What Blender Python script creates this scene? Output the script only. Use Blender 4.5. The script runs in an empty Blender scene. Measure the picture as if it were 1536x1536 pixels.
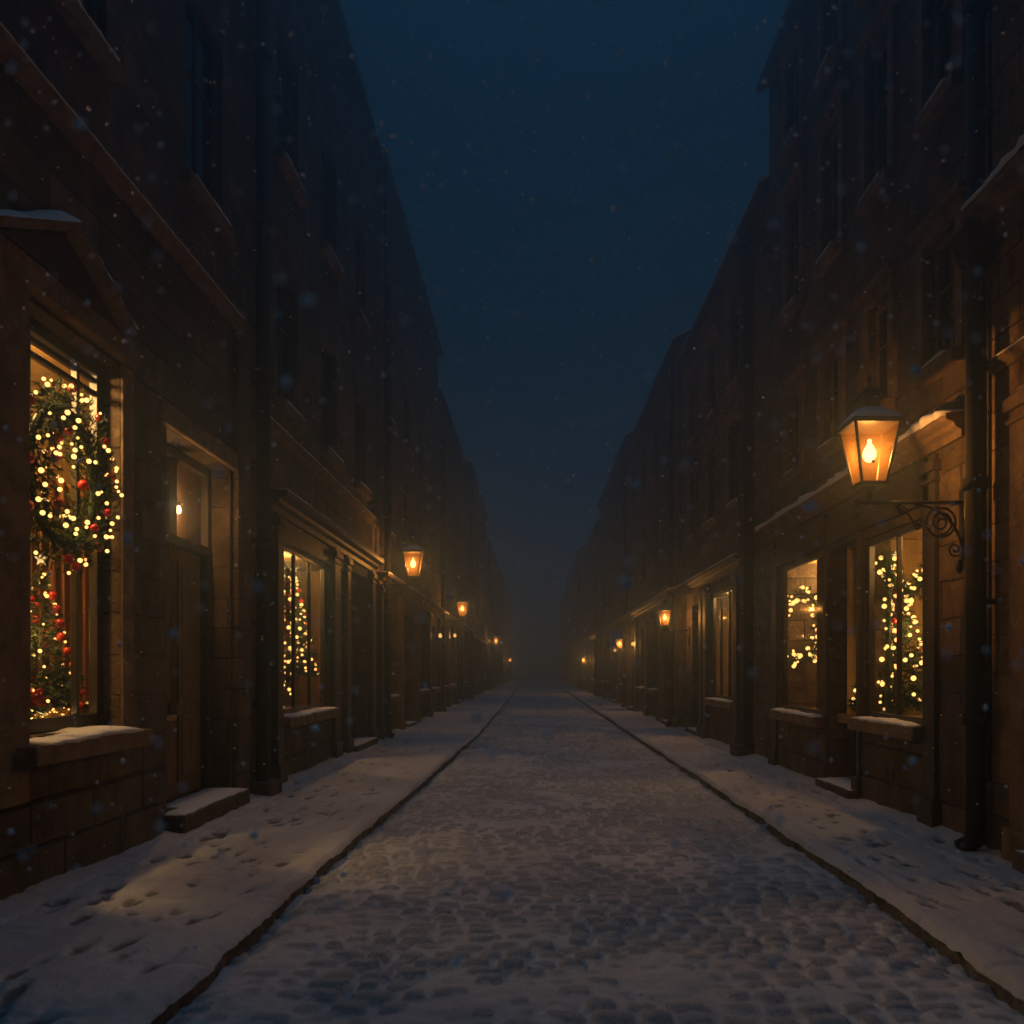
import bpy, math, random
import numpy as np
from mathutils import Vector, Matrix

random.seed(7)
RNG = np.random.default_rng(7)
SC = bpy.context.scene
COL = SC.collection
R = math.radians

# ------------------------------------------------------------------ materials
def new_mat(name):
    m = bpy.data.materials.new(name); m.use_nodes = True
    nt = m.node_tree; nt.nodes.clear()
    out = nt.nodes.new('ShaderNodeOutputMaterial')
    return m, nt, out

def N(nt, t, **kw):
    n = nt.nodes.new(t)
    for k, v in kw.items():
        if k in n.inputs: n.inputs[k].default_value = v
        else: setattr(n, k, v)
    return n

def principled(nt, out, col=(.5,.5,.5), rough=.7, metal=0, spec=.5):
    b = nt.nodes.new('ShaderNodeBsdfPrincipled')
    b.inputs['Base Color'].default_value = (*col, 1); b.inputs['Roughness'].default_value = rough
    b.inputs['Metallic'].default_value = metal; b.inputs['Specular IOR Level'].default_value = spec
    nt.links.new(b.outputs[0], out.inputs[0]); return b

def ramp(nt, fac, stops):
    r = nt.nodes.new('ShaderNodeValToRGB'); e = r.color_ramp.elements
    while len(e) < len(stops): e.new(.5)
    for k, (p, c) in enumerate(stops):
        e[k].position = p; e[k].color = (*c, 1) if len(c) == 3 else c
    nt.links.new(fac, r.inputs[0]); return r.outputs[0]

def mixc(nt, blend, fac, a, b):
    m = nt.nodes.new('ShaderNodeMix'); m.data_type = 'RGBA'; m.blend_type = blend
    for i, v in ((0, fac), (6, a), (7, b)):
        if hasattr(v, 'node'): nt.links.new(v, m.inputs[i])
        else: m.inputs[i].default_value = v if i == 0 else (*v, 1)
    return m.outputs[2]

def bump(nt, h, strength=.5, dist=.02, prev=None):
    b = nt.nodes.new('ShaderNodeBump'); b.inputs['Strength'].default_value = strength; b.inputs['Distance'].default_value = dist
    nt.links.new(h, b.inputs['Height'])
    if prev: nt.links.new(prev, b.inputs['Normal'])
    return b.outputs[0]

def noise(nt, vec, scale, detail=5, rough=.6, dist=0):
    n = nt.nodes.new('ShaderNodeTexNoise'); n.inputs['Scale'].default_value = scale; n.inputs['Detail'].default_value = detail
    n.inputs['Roughness'].default_value = rough; n.inputs['Distortion'].default_value = dist
    nt.links.new(vec, n.inputs['Vector']); return n.outputs[0]

def mat_masonry(name, c1, c2, bw=.62, bh=.3, mortar=.012, joint=.6, seed=0., warp=.05):
    """weathered rendered stone: block courses partly hidden by plaster, stains, rough surface"""
    m, nt, out = new_mat(name)
    tc = N(nt, 'ShaderNodeTexCoord'); sep = N(nt, 'ShaderNodeSeparateXYZ'); nt.links.new(tc.outputs['Object'], sep.inputs[0])
    add = N(nt, 'ShaderNodeMath', operation='ADD'); nt.links.new(sep.outputs[0], add.inputs[0]); nt.links.new(sep.outputs[1], add.inputs[1])
    add2 = N(nt, 'ShaderNodeMath', operation='ADD'); nt.links.new(add.outputs[0], add2.inputs[0]); add2.inputs[1].default_value = seed
    cmb = N(nt, 'ShaderNodeCombineXYZ'); nt.links.new(add2.outputs[0], cmb.inputs[0]); nt.links.new(sep.outputs[2], cmb.inputs[1])
    # wobble of the courses
    wn = N(nt, 'ShaderNodeTexNoise', Scale=2.2, Detail=3); nt.links.new(cmb.outputs[0], wn.inputs['Vector'])
    vm = N(nt, 'ShaderNodeVectorMath', operation='MULTIPLY_ADD'); nt.links.new(wn.outputs[1], vm.inputs[0]); vm.inputs[1].default_value = (warp, warp, 0); nt.links.new(cmb.outputs[0], vm.inputs[2])
    br = N(nt, 'ShaderNodeTexBrick', Scale=1.0); br.inputs['Brick Width'].default_value = bw; br.inputs['Row Height'].default_value = bh
    br.inputs['Mortar Size'].default_value = mortar; br.inputs['Mortar Smooth'].default_value = .6; br.inputs['Bias'].default_value = -.2
    br.inputs['Color1'].default_value = (*c1, 1); br.inputs['Color2'].default_value = (*c2, 1); br.inputs['Mortar'].default_value = tuple(v*.35 for v in c2) + (1,)
    nt.links.new(vm.outputs[0], br.inputs['Vector'])
    obj = tc.outputs['Object']
    big = noise(nt, obj, .55, 6, .65, .4); mid = noise(nt, obj, 3.2, 6, .65); fine = noise(nt, obj, 30, 5, .7)
    plaster = ramp(nt, big, [(.50, (0,0,0)), (.66, (1,1,1))])
    avg = tuple((a+b)/2*1.04 for a, b in zip(c1, c2))
    col = mixc(nt, 'MIX', plaster, br.outputs[0], avg)
    st = ramp(nt, mid, [(.3, (.34,.33,.32)), (.6, (1,1,1)), (.8, (1.3,1.24,1.15))])
    col = mixc(nt, 'MULTIPLY', 1., col, st)
    st2 = ramp(nt, fine, [(.3, (.72,.72,.72)), (.7, (1.15,1.15,1.15))])
    col = mixc(nt, 'MULTIPLY', 1., col, st2)
    b = principled(nt, out, rough=.88, spec=.25); nt.links.new(col, b.inputs['Base Color'])
    inv = N(nt, 'ShaderNodeMath', operation='SUBTRACT'); inv.inputs[0].default_value = 1; nt.links.new(br.outputs[1], inv.inputs[1])
    keep = N(nt, 'ShaderNodeMix', data_type='FLOAT'); nt.links.new(plaster, keep.inputs[0]); nt.links.new(inv.outputs[0], keep.inputs[2]); keep.inputs[3].default_value = .8
    n1 = bump(nt, keep.outputs[0], joint+.3, .03); n2 = bump(nt, mid, .8, .06, n1); n3 = bump(nt, fine, .7, .015, n2)
    nt.links.new(n3, b.inputs['Normal']); return m

def mat_rough(name, col, rough=.7, scale=6, amt=.35, bmp=.4, spec=.4, stretch=(1,1,1), metal=0):
    m, nt, out = new_mat(name)
    tc = N(nt, 'ShaderNodeTexCoord'); mp = N(nt, 'ShaderNodeMapping'); mp.inputs['Scale'].default_value = stretch
    nt.links.new(tc.outputs['Object'], mp.inputs[0])
    n = noise(nt, mp.outputs[0], scale, 7, .65); f = noise(nt, mp.outputs[0], scale*6, 4, .7)
    lo, hi = 1-amt, 1+amt
    c = ramp(nt, n, [(.3, (lo,)*3), (.7, (hi,)*3)])
    c = mixc(nt, 'MULTIPLY', 1., c, col)
    c = mixc(nt, 'MULTIPLY', 1., c, ramp(nt, f, [(.3, (.8,)*3), (.7, (1.15,)*3)]))
    b = principled(nt, out, col, rough, metal, spec); nt.links.new(c, b.inputs['Base Color'])
    if bmp: nt.links.new(bump(nt, f, bmp, .006, bump(nt, n, bmp, .02)), b.inputs['Normal'])
    return m

def mat_snow(name, col=(.74,.76,.8), s=1.):
    m, nt, out = new_mat(name)
    tc = N(nt, 'ShaderNodeTexCoord'); obj = tc.outputs['Object']
    a = noise(nt, obj, 9*s, 6, .6); f = noise(nt, obj, 90*s, 5, .7); lo = noise(nt, obj, 1.1*s, 4, .5)
    c = mixc(nt, 'MULTIPLY', 1., ramp(nt, lo, [(.3, (.82,.82,.82)), (.7, (1,1,1))]), col)
    c = mixc(nt, 'MULTIPLY', 1., c, ramp(nt, f, [(.3, (.8,.8,.8)), (.65, (1,1,1))]))
    b = principled(nt, out, col, .75, 0, .3); nt.links.new(c, b.inputs['Base Color'])
    nt.links.new(bump(nt, f, .7, .008, bump(nt, a, .5, .03)), b.inputs['Normal']); return m

def mat_ground_snow(name, stone, snow):
    """snow lying on stones: the mesh carries how much snow covers each point"""
    m, nt, out = new_mat(name)
    tc = N(nt, 'ShaderNodeTexCoord'); obj = tc.outputs['Object']
    at = N(nt, 'ShaderNodeAttribute', attribute_name='cover')
    f = noise(nt, obj, 70, 6, .75); a = noise(nt, obj, 14, 6, .65); lo = noise(nt, obj, .8, 4, .55)
    addn = N(nt, 'ShaderNodeMath', operation='MULTIPLY_ADD'); nt.links.new(a, addn.inputs[0]); addn.inputs[1].default_value = .9; nt.links.new(at.outputs['Fac'], addn.inputs[2])
    k = ramp(nt, addn.outputs[0], [(.66, (0,0,0)), (.94, (1,1,1))])
    st = mixc(nt, 'MULTIPLY', 1., ramp(nt, f, [(.3, (.55,)*3), (.7, (1.3,)*3)]), stone)
    sn = mixc(nt, 'MULTIPLY', 1., ramp(nt, f, [(.28, (.72,)*3), (.62, (1,1,1))]), snow)
    sn = mixc(nt, 'MULTIPLY', 1., sn, ramp(nt, lo, [(.3, (.74,)*3), (.65, (1,1,1))]))
    c = mixc(nt, 'MIX', k, st, sn)
    b = principled(nt, out, snow, .7, 0, .35); nt.links.new(c, b.inputs['Base Color'])
    nt.links.new(bump(nt, f, .8, .010, bump(nt, a, .6, .02)), b.inputs['Normal']); return m

def mat_emit(name, col, strength, sample=False):
    m, nt, out = new_mat(name)
    e = N(nt, 'ShaderNodeEmission', Strength=strength); e.inputs[0].default_value = (*col, 1)
    nt.links.new(e.outputs[0], out.inputs[0])
    if not sample: m.cycles.emission_sampling = 'NONE'
    return m

def mat_bulb(name, col, strength):
    """frosted bulb: glows itself and lets the light of its filament through"""
    m, nt, out = new_mat(name)
    e = N(nt, 'ShaderNodeEmission', Strength=strength); e.inputs[0].default_value = (*col, 1)
    t = N(nt, 'ShaderNodeBsdfTransparent'); t.inputs[0].default_value = (.92,.9,.86,1)
    a = N(nt, 'ShaderNodeAddShader'); nt.links.new(e.outputs[0], a.inputs[0]); nt.links.new(t.outputs[0], a.inputs[1]); nt.links.new(a.outputs[0], out.inputs[0])
    m.cycles.emission_sampling = 'NONE'; return m

def mat_lit_pane(name, col, strength):
    """curtained window seen from far off: the light behind it varies with the folds of the curtain"""
    m, nt, out = new_mat(name)
    tc = N(nt, 'ShaderNodeTexCoord'); mp = N(nt, 'ShaderNodeMapping'); mp.inputs['Scale'].default_value = (1, 5, .7)
    nt.links.new(tc.outputs['Object'], mp.inputs[0]); n = noise(nt, mp.outputs[0], 1.6, 4, .6)
    c = mixc(nt, 'MULTIPLY', 1., ramp(nt, n, [(.32, (.12,.1,.08)), (.66, (1,1,1))]), col)
    e = N(nt, 'ShaderNodeEmission', Strength=strength); nt.links.new(c, e.inputs[0]); nt.links.new(e.outputs[0], out.inputs[0])
    m.cycles.emission_sampling = 'NONE'; return m

def mat_glass(name):
    m, nt, out = new_mat(name)
    tr = N(nt, 'ShaderNodeBsdfTransparent'); tr.inputs[0].default_value = (.9,.9,.86,1)
    gl = N(nt, 'ShaderNodeBsdfGlossy', Roughness=.06); gl.inputs[0].default_value = (.9,.9,.9,1)
    lw = N(nt, 'ShaderNodeLayerWeight'); pw = N(nt, 'ShaderNodeMath', operation='POWER'); nt.links.new(lw.outputs['Facing'], pw.inputs[0]); pw.inputs[1].default_value = 4.5
    fr = N(nt, 'ShaderNodeMath', operation='MULTIPLY_ADD'); nt.links.new(pw.outputs[0], fr.inputs[0]); fr.inputs[1].default_value = .45; fr.inputs[2].default_value = .03
    tc = N(nt, 'ShaderNodeTexCoord'); n = noise(nt, tc.outputs['Object'], 1.3, 2)
    nb = bump(nt, n, .08, .03); nt.links.new(nb, gl.inputs['Normal'])
    mx = N(nt, 'ShaderNodeMixShader'); nt.links.new(fr.outputs[0], mx.inputs[0]); nt.links.new(tr.outputs[0], mx.inputs[1]); nt.links.new(gl.outputs[0], mx.inputs[2])
    nt.links.new(mx.outputs[0], out.inputs[0]); return m

def mat_lantern_pane(name):
    m, nt, out = new_mat(name)
    tr = N(nt, 'ShaderNodeBsdfTransparent'); tr.inputs[0].default_value = (1,.86,.62,1)
    tl = N(nt, 'ShaderNodeBsdfTranslucent'); tl.inputs[0].default_value = (.055,.026,.0068,1)
    mx = N(nt, 'ShaderNodeMixShader'); mx.inputs[0].default_value = .42
    nt.links.new(tr.outputs[0], mx.inputs[1]); nt.links.new(tl.outputs[0], mx.inputs[2])
    nt.links.new(mx.outputs[0], out.inputs[0]); return m

def mat_haze(name, dens, col):
    m, nt, out = new_mat(name)
    v = N(nt, 'ShaderNodeVolumePrincipled'); v.inputs['Color'].default_value = (*col, 1); v.inputs['Density'].default_value = dens
    v.inputs['Anisotropy'].default_value = .68
    nt.links.new(v.outputs[0], out.inputs['Volume']); return m

M = {
 'stone_a': mat_masonry('brown_stone', (.085,.064,.047), (.185,.135,.096), .7, .33, seed=0),
 'stone_b': mat_masonry('grey_brown_stone', (.09,.072,.056), (.18,.14,.105), .55, .28, seed=3.3),
 'stone_c': mat_masonry('ochre_stone', (.20,.135,.085), (.36,.25,.16), .62, .3, seed=7.7),
 'stone_d': mat_masonry('dun_stone', (.11,.083,.062), (.2,.155,.11), .5, .25, seed=11.1),
 'plinth': mat_masonry('plinth_stone', (.10,.085,.07), (.14,.115,.09), .8, .36, .016, .8, 5.5),
 'trim': mat_rough('carved_stone', (.17,.12,.08), .88, 5, .5, .8, .2),
 'darktrim': mat_rough('dark_painted_timber', (.045,.036,.03), .55, 4, .4, .35, .4, (1,1,.25)),
 'wood': mat_rough('old_oak', (.12,.07,.038), .6, 5, .45, .4, .4, (6,6,.5)),
 'frame': mat_rough('black_painted_frame', (.022,.022,.022), .4, 5, .3, .25, .5),
 'iron': mat_rough('wrought_iron', (.035,.032,.03), .42, 12, .3, .3, .5, metal=.6),
 'brass': mat_rough('old_brass', (.45,.27,.10), .38, 12, .25, .2, .5, metal=.9),
 'pipe': mat_rough('black_drainpipe', (.014,.014,.016), .85, 6, .4, .4, .2),
 'roof': mat_rough('slate', (.06,.062,.07), .7, 7, .4, .5, .3),
 'snow': mat_snow('settled_snow'),
 'cobble': mat_ground_snow('snowy_cobbles', (.34,.36,.385), (.59,.605,.63)),
 'paving': mat_ground_snow('snowy_paving', (.15,.155,.165), (.56,.57,.59)),
 'kerbstone': mat_rough('kerb_stone', (.12,.125,.13), .85, 8, .7, .9, .2),
 'earth': mat_snow('snow_field', (.6,.62,.66), .3),
 'glass': mat_glass('shop_glass'),
 'dark_glass': mat_rough('unlit_glass', (.012,.014,.017), .12, 1.2, .4, .04, .6),
 'lamp_glass': mat_lantern_pane('frosted_lantern_glass'),
 'bulb': mat_bulb('lamp_bulb_glass', (1,.6,.24), 4.),
 'small_bulb': mat_bulb('small_bulb_glass', (1,.48,.13), .9),
 'fairy': mat_emit('fairy_light_glow', (1,.50,.125), 3.2),
  'star': mat_emit('star_glow', (1,.6,.22), 1.6),
 'needles': mat_rough('fir_needles', (.04,.075,.03), .6, 20, .6, 0, .3),
 'bark': mat_rough('bark', (.08,.05,.03), .9, 9, .4, .5, .2),
 'red': mat_rough('red_bauble', (.55,.035,.03), .22, 5, .15, .05, .6),
 'redleaf': mat_rough('poinsettia_red', (.5,.03,.03), .55, 8, .3, .1, .4),
 'gold': mat_rough('gold_tinsel', (.75,.5,.15), .3, 10, .3, .1, .6, metal=.8),
 'wallpaper': mat_rough('warm_wallpaper', (.50,.335,.13), .8, 3, .35, .1, .3, (1,1,.2)),
 'board': mat_rough('display_board', (.30,.18,.08), .5, 6, .35, .2, .4, (1,.3,1)),
 'curtain': mat_rough('rust_curtain', (.50,.24,.09), .85, 6, .25, .2, .2, (1,4,.3)),
 'pot': mat_rough('terracotta', (.30,.12,.06), .75, 8, .3, .2, .3),
 'pane_warm': mat_lit_pane('lit_curtained_glass', (1,.42,.10), .30),
 'pane_dim': mat_lit_pane('dimly_lit_glass', (1,.40,.10), .10),
 'flake': mat_rough('snowflake', (.85,.87,.9), .8, 5, .05, 0, .2),
}

# ------------------------------------------------------------------ mesh tools
class MB:
    def __init__(s): s.v = []; s.f = []
    def quad(s, a, b, c, d):
        n = len(s.v); s.v += [tuple(a), tuple(b), tuple(c), tuple(d)]; s.f.append((n, n+1, n+2, n+3))
    def poly(s, pts):
        n = len(s.v); s.v += [tuple(p) for p in pts]; s.f.append(tuple(range(n, n+len(pts))))
    def box(s, xa, xb, ya, yb, za, zb):
        xa, xb = sorted((xa, xb)); ya, yb = sorted((ya, yb)); za, zb = sorted((za, zb))
        n = len(s.v)
        s.v += [(xa,ya,za),(xb,ya,za),(xb,yb,za),(xa,yb,za),(xa,ya,zb),(xb,ya,zb),(xb,yb,zb),(xa,yb,zb)]
        s.f += [tuple(n+i for i in q) for q in ((0,3,2,1),(4,5,6,7),(0,1,5,4),(1,2,6,5),(2,3,7,6),(3,0,4,7))]
    def frustum(s, c, za, zb, wa, wb, da=None, db=None):
        da = da or wa; db = db or wb; n = len(s.v); x, y = c
        s.v += [(x-wa/2,y-da/2,za),(x+wa/2,y-da/2,za),(x+wa/2,y+da/2,za),(x-wa/2,y+da/2,za),(x-wb/2,y-db/2,zb),(x+wb/2,y-db/2,zb),(x+wb/2,y+db/2,zb),(x-wb/2,y+db/2,zb)]
        s.f += [tuple(n+i for i in q) for q in ((0,3,2,1),(4,5,6,7),(0,1,5,4),(1,2,6,5),(2,3,7,6),(3,0,4,7))]
    def tube(s, pts, r, n=8, cap=True):
        pts = [Vector(p) for p in pts]; rs = r if isinstance(r, (list, tuple)) else [r]*len(pts)
        base = len(s.v); up = None
        for i, p in enumerate(pts):
            d = (pts[min(i+1, len(pts)-1)] - pts[max(i-1, 0)]).normalized()
            if up is None: up = Vector((0,0,1)) if abs(d.z) < .9 else Vector((1,0,0))
            a = d.cross(up).normalized(); b = a.cross(d).normalized(); up = b
            for k in range(n):
                t = 2*math.pi*k/n; s.v.append(tuple(p + (a*math.cos(t) + b*math.sin(t))*rs[i]))
        for i in range(len(pts)-1):
            for k in range(n):
                s.f.append((base+i*n+k, base+i*n+(k+1)%n, base+(i+1)*n+(k+1)%n, base+(i+1)*n+k))
        if cap:
            s.f.append(tuple(base+k for k in range(n))[::-1]); s.f.append(tuple(base+(len(pts)-1)*n+k for k in range(n)))
    def lathe(s, c, prof, n=16):
        base = len(s.v); x, y, z = c
        for r_, h in prof:
            for k in range(n):
                t = 2*math.pi*k/n; s.v.append((x+r_*math.cos(t), y+r_*math.sin(t), z+h))
        for i in range(len(prof)-1):
            for k in range(n):
                s.f.append((base+i*n+k, base+i*n+(k+1)%n, base+(i+1)*n+(k+1)%n, base+(i+1)*n+k))
    def blade(s, p, d, l, w):
        d = d.normalized(); a = d.cross(Vector((random.uniform(-1,1), random.uniform(-1,1), random.uniform(-1,1)))).normalized()*w
        n = len(s.v); s.v += [tuple(p-a), tuple(p+a), tuple(p+d*l)]; s.f.append((n, n+1, n+2))
    def extrude_y(s, prof, ya, yb, seg=1):
        """prof: list of (x,z); closed outline swept along y"""
        n = len(prof); base = len(s.v)
        for i in range(seg+1):
            y = ya + (yb-ya)*i/seg
            s.v += [(x, y, z) for x, z in prof]
        for i in range(seg):
            for k in range(n):
                s.f.append((base+i*n+k, base+i*n+(k+1)%n, base+(i+1)*n+(k+1)%n, base+(i+1)*n+k))
        s.f.append(tuple(base+k for k in range(n))[::-1]); s.f.append(tuple(base+seg*n+k for k in range(n)))
    def build(s, name, mat, parent=None, bevel=0, smooth=False, local=False, recalc=False):
        me = bpy.data.meshes.new(name)
        off = Vector((0,0,0))
        if parent is not None and not local: off = ORIGIN[parent.name]
        me.from_pydata([(x-off.x, y-off.y, z-off.z) for x, y, z in s.v], [], s.f)
        if recalc or True:
            import bmesh
            bm = bmesh.new(); bm.from_mesh(me); bmesh.ops.recalc_face_normals(bm, faces=bm.faces); bm.to_mesh(me); bm.free()
        me.materials.append(M[mat] if isinstance(mat, str) else mat)
        if smooth: me.shade_smooth()
        o = bpy.data.objects.new(name, me); COL.objects.link(o)
        if parent is not None: o.parent = parent; ORIGIN[o.name] = off.copy()
        else: ORIGIN[o.name] = Vector((0,0,0))
        if bevel:
            md = o.modifiers.new('bevel', 'BEVEL'); md.width = bevel; md.segments = 2; md.limit_method = 'ANGLE'
        return o

ORIGIN = {}
def thing(name, loc, label, cat, group=None):
    o = bpy.data.objects.new(name, None); COL.objects.link(o); o.location = loc
    o['label'] = label; o['category'] = cat
    if group: o['group'] = group
    ORIGIN[o.name] = Vector(loc); return o

def tag(o, label=None, cat=None, group=None, kind=None):
    for k, v in (('label', label), ('category', cat), ('group', group), ('kind', kind)):
        if v: o[k] = v
    return o

def child_mesh(name, me, parent, loc, scale=1.):
    o = bpy.data.objects.new(name, me); COL.objects.link(o); o.parent = parent; o.location = loc; o.scale = (scale,)*3; return o

def ball_mesh(name, mat, sub=2):
    import bmesh
    me = bpy.data.meshes.new(name); bm = bmesh.new(); bmesh.ops.create_icosphere(bm, subdivisions=sub, radius=1); bm.to_mesh(me); bm.free()
    me.materials.append(M[mat]); me.shade_smooth(); return me

BALL = ball_mesh('bauble', 'red'); FAIRY = ball_mesh('fairy_light', 'fairy'); 

def point_light(name, loc, power, col, rad, parent=None):
    l = bpy.data.lights.new(name, 'POINT'); l.energy = power; l.color = col; l.shadow_soft_size = rad
    o = bpy.data.objects.new(name, l); COL.objects.link(o)
    if parent is not None: o.parent = parent; o.location = Vector(loc) - ORIGIN[parent.name]
    else: o.location = loc
    return o

def vnoise(x, y, seed=0):
    """smooth lattice noise, 0..1"""
    r = np.random.default_rng(seed).random((256, 256))
    xi = np.floor(x).astype(int); yi = np.floor(y).astype(int); fx = x-xi; fy = y-yi
    fx = fx*fx*(3-2*fx); fy = fy*fy*(3-2*fy)
    a = r[xi % 256, yi % 256]; b = r[(xi+1) % 256, yi % 256]; c = r[xi % 256, (yi+1) % 256]; d = r[(xi+1) % 256, (yi+1) % 256]
    return (a*(1-fx)+b*fx)*(1-fy) + (c*(1-fx)+d*fx)*fy
def fbm(x, y, seed=0, o=4):
    t = 0; a = .5
    for k in range(o): t = t + a*vnoise(x*2**k, y*2**k, seed+k); a *= .5
    return t/(1-.5**o)

def snow_strip(parent, s, Xf, o_in, o_out, ya, yb, z, t=.035, name='snow', seed=0, hang=.012):
    """snow lying on a ledge: uneven depth, ragged front lip"""
    rr = random.Random(int(ya*1000)+seed); mb = MB(); n = max(6, int((yb-ya)/.05)); base = 0; P = 7
    ph = [rr.uniform(0, 6.3) for _ in range(6)]
    for i in range(n+1):
        y = ya + (yb-ya)*i/n
        q = .5+.28*math.sin(y*3.1+ph[0])+.2*math.sin(y*7.7+ph[1])+.14*math.sin(y*19+ph[2]) + rr.uniform(-.1,.1)
        e = min(1, min(i, n-i)/3.)**.5
        h = max(.006, t*(.55+.75*q))*max(e, .15); lip = hang*(.2+1.3*(.5+.5*math.sin(y*5.3+ph[3]))*(.6+.4*math.sin(y*23+ph[4]))) + rr.uniform(-.004,.004)
        o = o_out + lip
        prof = [(o_in, 0), (o_in, h*1.05), (o_in+(o-o_in)*.4, h), (o_in+(o-o_in)*.75, h*.93), (o-.006, h*.6), (o, .1*h), (o-.01, -.004-lip*.8)]
        mb.v += [(s*(Xf-a), y, z+b) for a, b in prof]
    for i in range(n):
        for k in range(P-1): mb.f.append((i*P+k, i*P+k+1, (i+1)*P+k+1, (i+1)*P+k))
    mb.f.append(tuple(range(P))); mb.f.append(tuple(n*P+k for k in range(P)))
    return mb.build(name, 'snow', parent, smooth=True)

# ------------------------------------------------------------------ buildings
class House:
    def __init__(h, s, Xf, y0, y1, H, mat, name, label, openings, cat='house', depth=7.5, group=None):
        h.s, h.Xf, h.y0, h.y1, h.H = s, Xf, y0, y1, H
        h.root = thing(name, (s*Xf, (y0+y1)/2, .1), label, cat, group)
        mb = MB(); p = h.p
        ys = sorted({y0, y1, *[o[0] for o in openings], *[o[1] for o in openings]})
        zs = sorted({-.1, H, *[o[2] for o in openings], *[o[3] for o in openings]})
        for i in range(len(ys)-1):
            for k in range(len(zs)-1):
                yc, zc = (ys[i]+ys[i+1])/2, (zs[k]+zs[k+1])/2
                if any(o[0] < yc < o[1] and o[2] < zc < o[3] for o in openings): continue
                mb.quad(p(0,ys[i],zs[k]), p(0,ys[i+1],zs[k]), p(0,ys[i+1],zs[k+1]), p(0,ys[i],zs[k+1]))
        for (a, b, c, d, r) in openings:
            mb.quad(p(0,a,c), p(-r,a,c), p(-r,a,d), p(0,a,d)); mb.quad(p(0,b,c), p(-r,b,c), p(-r,b,d), p(0,b,d))
            mb.quad(p(0,a,c), p(0,b,c), p(-r,b,c), p(-r,a,c)); mb.quad(p(0,a,d), p(0,b,d), p(-r,b,d), p(-r,a,d))
        D = -depth
        for y in (y0, y1): mb.quad(p(0,y,-.1), p(D,y,-.1), p(D,y,H), p(0,y,H))
        mb.quad(p(D,y0,-.1), p(D,y1,-.1), p(D,y1,H), p(D,y0,H))
        h.wall = mb.build('wall', mat, h.root)
        # pitched roof, ridge along the street
        r = MB(); e, t, rh = .2, .14, 2.3
        prof = [(-(-e), H+.02-.1), (e, H+.06), (D/2, H+rh), (D-e, H+.06), (D-e, H-.08), (D/2, H+rh-t)]
        r.extrude_y([(s*(Xf-a), z) for a, z in prof], y0+.003, y1-.003)
        h.roof = r.build('roof', 'roof', h.root)
        sn = MB(); prof = [(e+.01, H+.05), (e-.03, H+.14), (D/2, H+rh+.1), (D/2, H+rh+.004), (e-.02, H+.066)]
        sn.extrude_y([(s*(Xf-a), z) for a, z in prof], y0+.02, y1-.02); sn.build('roof_snow', 'snow', h.roof)
    def p(h, out, y, z): return (h.s*(h.Xf-out), y, z)
    def bx(h, mb, oa, ob, ya, yb, za, zb): mb.box(h.s*(h.Xf-oa), h.s*(h.Xf-ob), ya, yb, za, zb)
    def block(h, name, mat, oa, ob, ya, yb, za, zb, parent=None, bevel=.012):
        mb = MB(); h.bx(mb, oa, ob, ya, yb, za, zb); return mb.build(name, mat, parent or h.root, bevel)
    def pilaster(h, ya, yb, za, zb, out=.1, mat='darktrim', cap=True):
        mb = MB(); h.bx(mb, -.01, out, ya, yb, za, zb)
        if cap:
            h.bx(mb, -.012, out+.035, ya-.035, yb+.035, zb-.16, zb-.06); h.bx(mb, -.012, out+.02, ya-.02, yb+.02, zb-.26, zb-.22)
            h.bx(mb, -.012, out+.04, ya-.04, yb+.04, za-.01, za+.3)
        return mb.build('pilaster', mat, h.root, .01)
    def cornice(h, ya, yb, za, zb, out=.25, mat='darktrim', snow=.03, name='cornice', lip=.012):
        H = zb-za
        prof = [(-.01, za), (out*.25, za), (out*.28, za+H*.3), (out*.55, za+H*.42), (out*.62, za+H*.6), (out*.92, za+H*.7), (out, za+H*.74), (out, zb), (-.01, zb+.02)]
        mb = MB(); mb.extrude_y([(h.s*(h.Xf-a), z) for a, z in prof], ya, yb)
        o = mb.build(name, mat, h.root, .006)
        if snow: snow_strip(o, h.s, h.Xf, -.004, out, ya+.01, yb-.01, zb+.012, snow, hang=lip)
        return o
    def window(h, ya, yb, za, zb, rec, mull=(), trans=(), pane='glass', fw=.07, sill=.2, snow=.035, niche=0, mat='frame', light=0, curtain=None, sillz=None, nich_mat='wallpaper', bar=.035, sill_ext=.1, col=(1,.53,.165), lpos=None):
        mb = MB(); f0, f1 = -rec+.07, -rec+.002
        h.bx(mb, f0, f1, ya+.002, ya+fw, za+.002, zb-.002); h.bx(mb, f0, f1, yb-fw, yb-.002, za+.002, zb-.002)
        h.bx(mb, f0, f1, ya+fw, yb-fw, za+.002, za+fw); h.bx(mb, f0, f1, ya+fw, yb-fw, zb-fw, zb-.002)
        for m_ in mull: h.bx(mb, f0-.012, f1+.004, m_-bar/2, m_+bar/2, za+fw, zb-fw)
        for t_ in trans: h.bx(mb, f0-.018, f1+.008, ya+fw, yb-fw, t_-bar/2, t_+bar/2)
        w = mb.build('window', mat, h.root, .006)
        pm = MB(); o = -rec+.035
        pm.quad(h.p(o, ya+fw*.7, za+fw*.7), h.p(o, yb-fw*.7, za+fw*.7), h.p(o, yb-fw*.7, zb-fw*.7), h.p(o, ya+fw*.7, zb-fw*.7)); pm.build('pane', pane, w)
        if sill:
            sz = za if sillz is None else sillz
            b = MB(); h.bx(b, -rec+.09, sill, ya+.003, yb-.003, sz-.02, sz+.004); h.bx(b, .001, sill, ya-sill_ext, yb+sill_ext, sz-.13, sz+.002); sl = b.build('sill', 'trim', w, .01)
            if snow: snow_strip(w, h.s, h.Xf, -rec+.1, sill, ya+.02, yb-.02, sz+.005, snow)
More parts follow.
